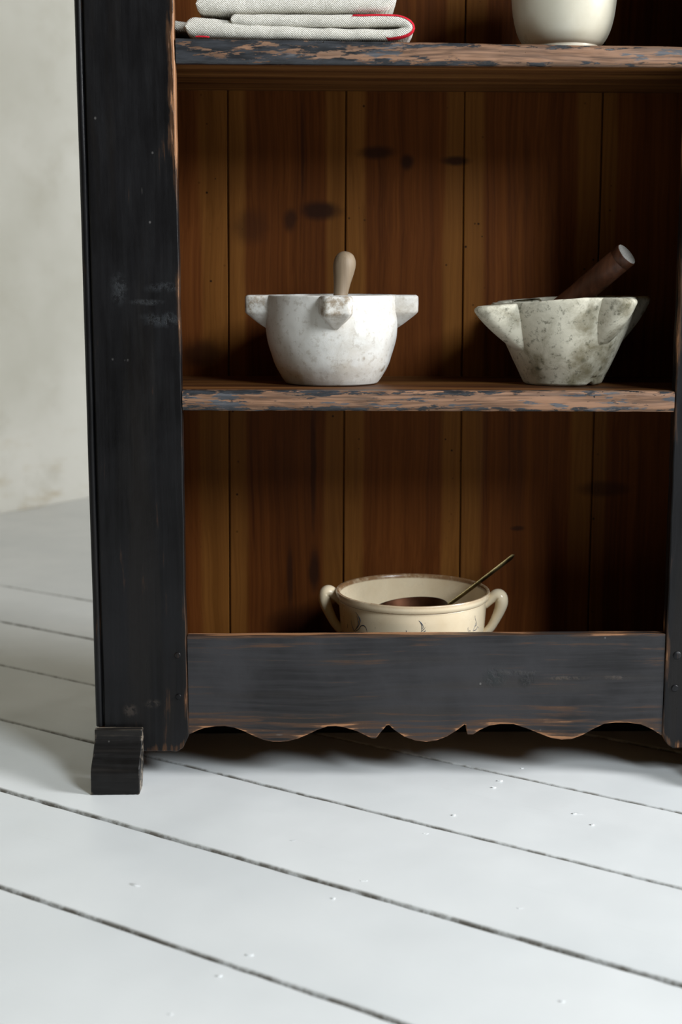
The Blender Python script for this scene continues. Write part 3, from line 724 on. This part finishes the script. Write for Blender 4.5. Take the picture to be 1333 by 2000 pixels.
# stained mortar
nx_, ny_, nzb = .3385, .1240, .5297
mo2 = thing('mortar', 'heavily stained weathered marble mortar with broad lugs, right on the middle shelf', 'mortar', (nx_, ny_, nzb), 'mortars on the middle shelf')
H2 = .1195
def zrim(x, y): return nzb+H2+min(0, x-.35)*.085+.0010*nz(x*20, y*20)
po = [(0, .0015), (.046, .0015), (.0510, .0002)]+smooth_prof([(.0545, .0030), (.0590, .0130), (.0680, .0330), (.0800, .0600), (.0900, .0850), (.0970, .1050), (.0995, .1150), (.0985, .1190), (.0960, .1195)], 5)
pi_ = smooth_prof([(.0880, .1195), (.0850, .1180), (.0835, .1130), (.0780, .0860), (.0660, .0560), (.0470, .0330), (.0250, .0250), (0, .0240)], 5)
def m2fn(p):
    zr = (p.z-nzb)/H2; q = p.copy()
    k = .0016*nz(p.x*18, p.y*18, p.z*18)+.0007*nz(p.x*60, p.y*60, p.z*60)
    d = Vector((p.x-nx_, p.y-ny_, 0)); d = d.normalized() if d.length > 1e-5 else d
    q += d*k
    q.z = nzb+max(0, zr)*(zrim(p.x, p.y)-nzb)+(.0012*nz(p.x*40, p.y*40) if zr > .9 else 0)
    # chip out of the foot at the right front
    a = math.atan2(d.y, d.x)
    if zr < .09 and abs(a-R(-52)) < .16: q.z += .004*(1-abs(a-R(-52))/.16)
    return q
V, F = lathe(po+pi_, nx_, ny_, nzb, 144, m2fn)
obj('mortar_bowl', V, F, M['oldmarble'], mo2, attrs={'wear': [.45*clamp((p[2]-nzb-.09)/.02)*clamp(.5+nz(p[0]*30, p[1]*30)) for p in V]}, auto=60)
def rb2(d): return lerp([(0, .0985), (.0145, .0970), (.0345, .0900), (.0595, .0800), (.0865, .0680), (.11, .058)], d)
for k, (az, ext, dp) in enumerate(((R(30), .152, .095), (R(123), .136, .062), (R(209), .147, .066), (R(303), .131, .066))):
    V, F, wr = lug_mesh(nx_, ny_, az, dp, .006, .0265, ext, rb2, zrim, False, .005, 20+k*5, .012)
    obj('lug', V, F, M['oldmarble'], mo2, attrs={'wear': [w*.5 for w in wr]}, auto=70)
# its pestle
b0 = Vector((.4140, .0820, .7062)); ax = Vector((-.640, .455, -.620)).normalized()
pe2 = thing('pestle', 'dark red-brown cylindrical wooden pestle leaning in the stained mortar', 'pestle', b0+ax*.17)
V, F = lathe([(0, .0003), (.0158, .0003), (.0166, .0010), (.0169, .003), (.0170, .012), (.0167, .0125), (.0170, .0135), (.0174, .05), (.0165, .09), (.0175, .13), (.0185, .158), (.0150, .168), (0, .170)], 0, 0, 0, 40, None, (b0, ax))
obj('handle', V, F, M['pestle2'], pe2, auto=40)
V, F = lathe([(0, -.0006), (.0156, -.0004), (.0160, .0004), (.0150, .001), (0, .001)], 0, 0, 0, 40, None, (b0, ax)); e = obj('end_face', V, F, M['endgrain'], pe2, auto=40); e['label'] = 'pale sawn end grain'

# ------------------------------------------------------------------ stoneware bowl with ladle
bx, by, bz = .1335, .1415, .1252
RZ = .2345-bz; RB = .1105
bowl = thing('stoneware_bowl', 'cream two-handled stoneware bowl with blue sprigs behind the bottom rail', 'bowl', (bx, by, bz))
po = [(0, .003), (.080, .003), (.083, 0), (.088, 0)]+smooth_prof([(.0925, .006), (.0985, .025), (.1030, .055), (.1058, RZ-.0180), (.1064, RZ-.0135)], 5)+\
     [(.1064, RZ-.0130), (.1060, RZ-.0124), (.1072, RZ-.0116), (.1090, RZ-.0105), (.1098, RZ-.006), (.1105, RZ-.0022), (.1096, RZ-.0004), (.1078, RZ), (.1060, RZ-.0004), (.1048, RZ-.002)]
pi_ = smooth_prof([(.1042, RZ-.005), (.1030, RZ-.020), (.1000, .060), (.0950, .028), (.0850, .012), (.06, .0075), (0, .007)], 5)
V, F = lathe(po+pi_, bx, by, bz, 144)
def bw(p):
    r_ = math.hypot(p[0]-bx, p[1]-by); z = p[2]-bz; v = 0
    if z > RZ-.0060 and r_ > .1030: v = .95*(1 if r_ < .1088 else .5)
    if RZ-.0128 < z < RZ-.0117 and r_ > .1055: v = .7
    return v
obj('bowl_body', V, F, M['stoneware'], bowl, attrs={'wear': [bw(p) for p in V]}, auto=50)
for az in (R(172), R(-6)):
    d = Vector((math.cos(az), math.sin(az), 0)); c = Vector((bx, by, 0))
    P = cr([c+d*r_+Vector((0, 0, z)) for r_, z in ((.1020, .2130), (.1120, .2225), (.1195, .2280), (.1255, .2260), (.1270, .2170), (.1245, .2060), (.1190, .1930), (.1125, .1810), (.1030, .1700))], 6)
    V, F = tube(P, lambda t: .0060+.0036*math.exp(-((t-.42)/.28)**2), 16, 1.45, Vector((-d.y, d.x, 0)))
    obj('handle', V, F, M['stoneware'], bowl, attrs={'wear': [0.]*len(V)})
# blue sprigs: brush strokes lying on the glaze
def stroke(V, F, pts, wid, outr=.0003):
    P = cr([Vector((a, b, 0)) for a, b in pts], 6); n = len(P); base = len(V)
    rad = lambda z: lerp([(0, .088), (.006, .0925), (.025, .0985), (.055, .1030), (RZ-.018, .1058), (RZ, .107)], z-bz)+outr
    for i, p in enumerate(P):
        d = (P[min(n-1, i+1)]-P[max(0, i-1)]).normalized(); s = Vector((-d.y, d.x, 0)); t = i/(n-1); w = wid*(.25+.75*math.sin(math.pi*min(1, t*1.1)**.8))
        for q, lift in ((w, -.0006), (w*.6, .0), (-w*.6, .0), (-w, -.0006)):
            a, z = p.x+s.x*q/.105, p.y+s.y*q; r_ = rad(z)+lift
            V.append(Vector((bx+r_*math.cos(a), by+r_*math.sin(a), z)))
    for i in range(n-1):
        for k in range(3): F.append((base+i*4+k, base+i*4+k+1, base+i*4+k+5, base+i*4+k+4))
sprigs = [      # (azimuth round the bowl, height)
 ([[(-2.542, .1876), (-2.445, .1963), (-2.401, .2037), (-2.415, .21), (-2.453, .2147), (-2.484, .2169)], [(-2.533, .1873), (-2.56, .1916), (-2.587, .1977), (-2.596, .203)], [(-2.508, .1884), (-2.43, .1933), (-2.386, .1985), (-2.331, .2001), (-2.292, .1969), (-2.279, .1923)], [(-2.711, .1887), (-2.699, .1923), (-2.695, .1952)], [(-2.492, .192), (-2.438, .1997), (-2.438, .2074), (-2.461, .2113)], [(-2.415, .2111), (-2.394, .2066), (-2.408, .2003)]], .0011),
 ([[(-1.522, .1978), (-1.512, .2021), (-1.517, .2075), (-1.538, .2124), (-1.553, .214)], [(-1.553, .214), (-1.518, .2102), (-1.494, .2053), (-1.5, .2021)], [(-1.517, .1984), (-1.487, .2015), (-1.467, .2047)], [(-1.492, .1983), (-1.467, .1988), (-1.47, .2009)], [(-1.712, .1955), (-1.714, .1988), (-1.717, .2003)]], .0008),
 ([[(-.689, .1893), (-.653, .1945), (-.625, .2005), (-.656, .2067), (-.667, .2108)], [(-.689, .1893), (-.611, .1892), (-.569, .1927), (-.527, .1895)], [(-.653, .1945), (-.603, .1968), (-.625, .2005)], [(-.791, .1902), (-.804, .1943), (-.8, .197)], [(-.783, .1901), (-.759, .1912), (-.75, .1894)]], .0008)]
for strokes, w in sprigs:
    V, F = [], []
    for s in strokes: stroke(V, F, s, w)
    s_ = obj('painted_sprig', V, F, M['blue'], bowl); s_['label'] = 'hand-painted blue leaf sprig'
# ladle lying in the bowl
lc = Vector((.1310, .1480, .2070)); tilt = Vector((-.10, -.02, 1)).normalized()
lad = thing('ladle', 'copper ladle with slim brass handle resting in the cream bowl', 'ladle', (lc.x, lc.y, .165))
pr = smooth_prof([(0, -.0330), (.020, -.0310), (.036, -.0240), (.047, -.0130), (.0530, -.0010), (.0537, 0)], 5)+smooth_prof([(.0530, .0006), (.0520, -.0005), (.0455, -.0125), (.035, -.0225), (.019, -.0295), (0, -.0315)], 5)
V, F = lathe(pr, 0, 0, 0, 72, None, (lc, tilt)); obj('ladle_bowl', V, F, M['copper'], lad, auto=60)
hp = cr([(.1790, .1490, .2020), (.1850, .1500, .2085), (.1985, .1560, .2165), (.2340, .1730, .2385), (.2700, .1920, .2610), (.2820, .1985, .2685), (.2845, .2000, .2690)], 6)
V, F = tube(hp, lambda t: .0040+.0014*t-.004*clamp((t-.94)/.06)**2, 10, .42, Vector((-.35, .75, .55)).normalized())
obj('handle', V, F, M['brass'], lad, auto=50)
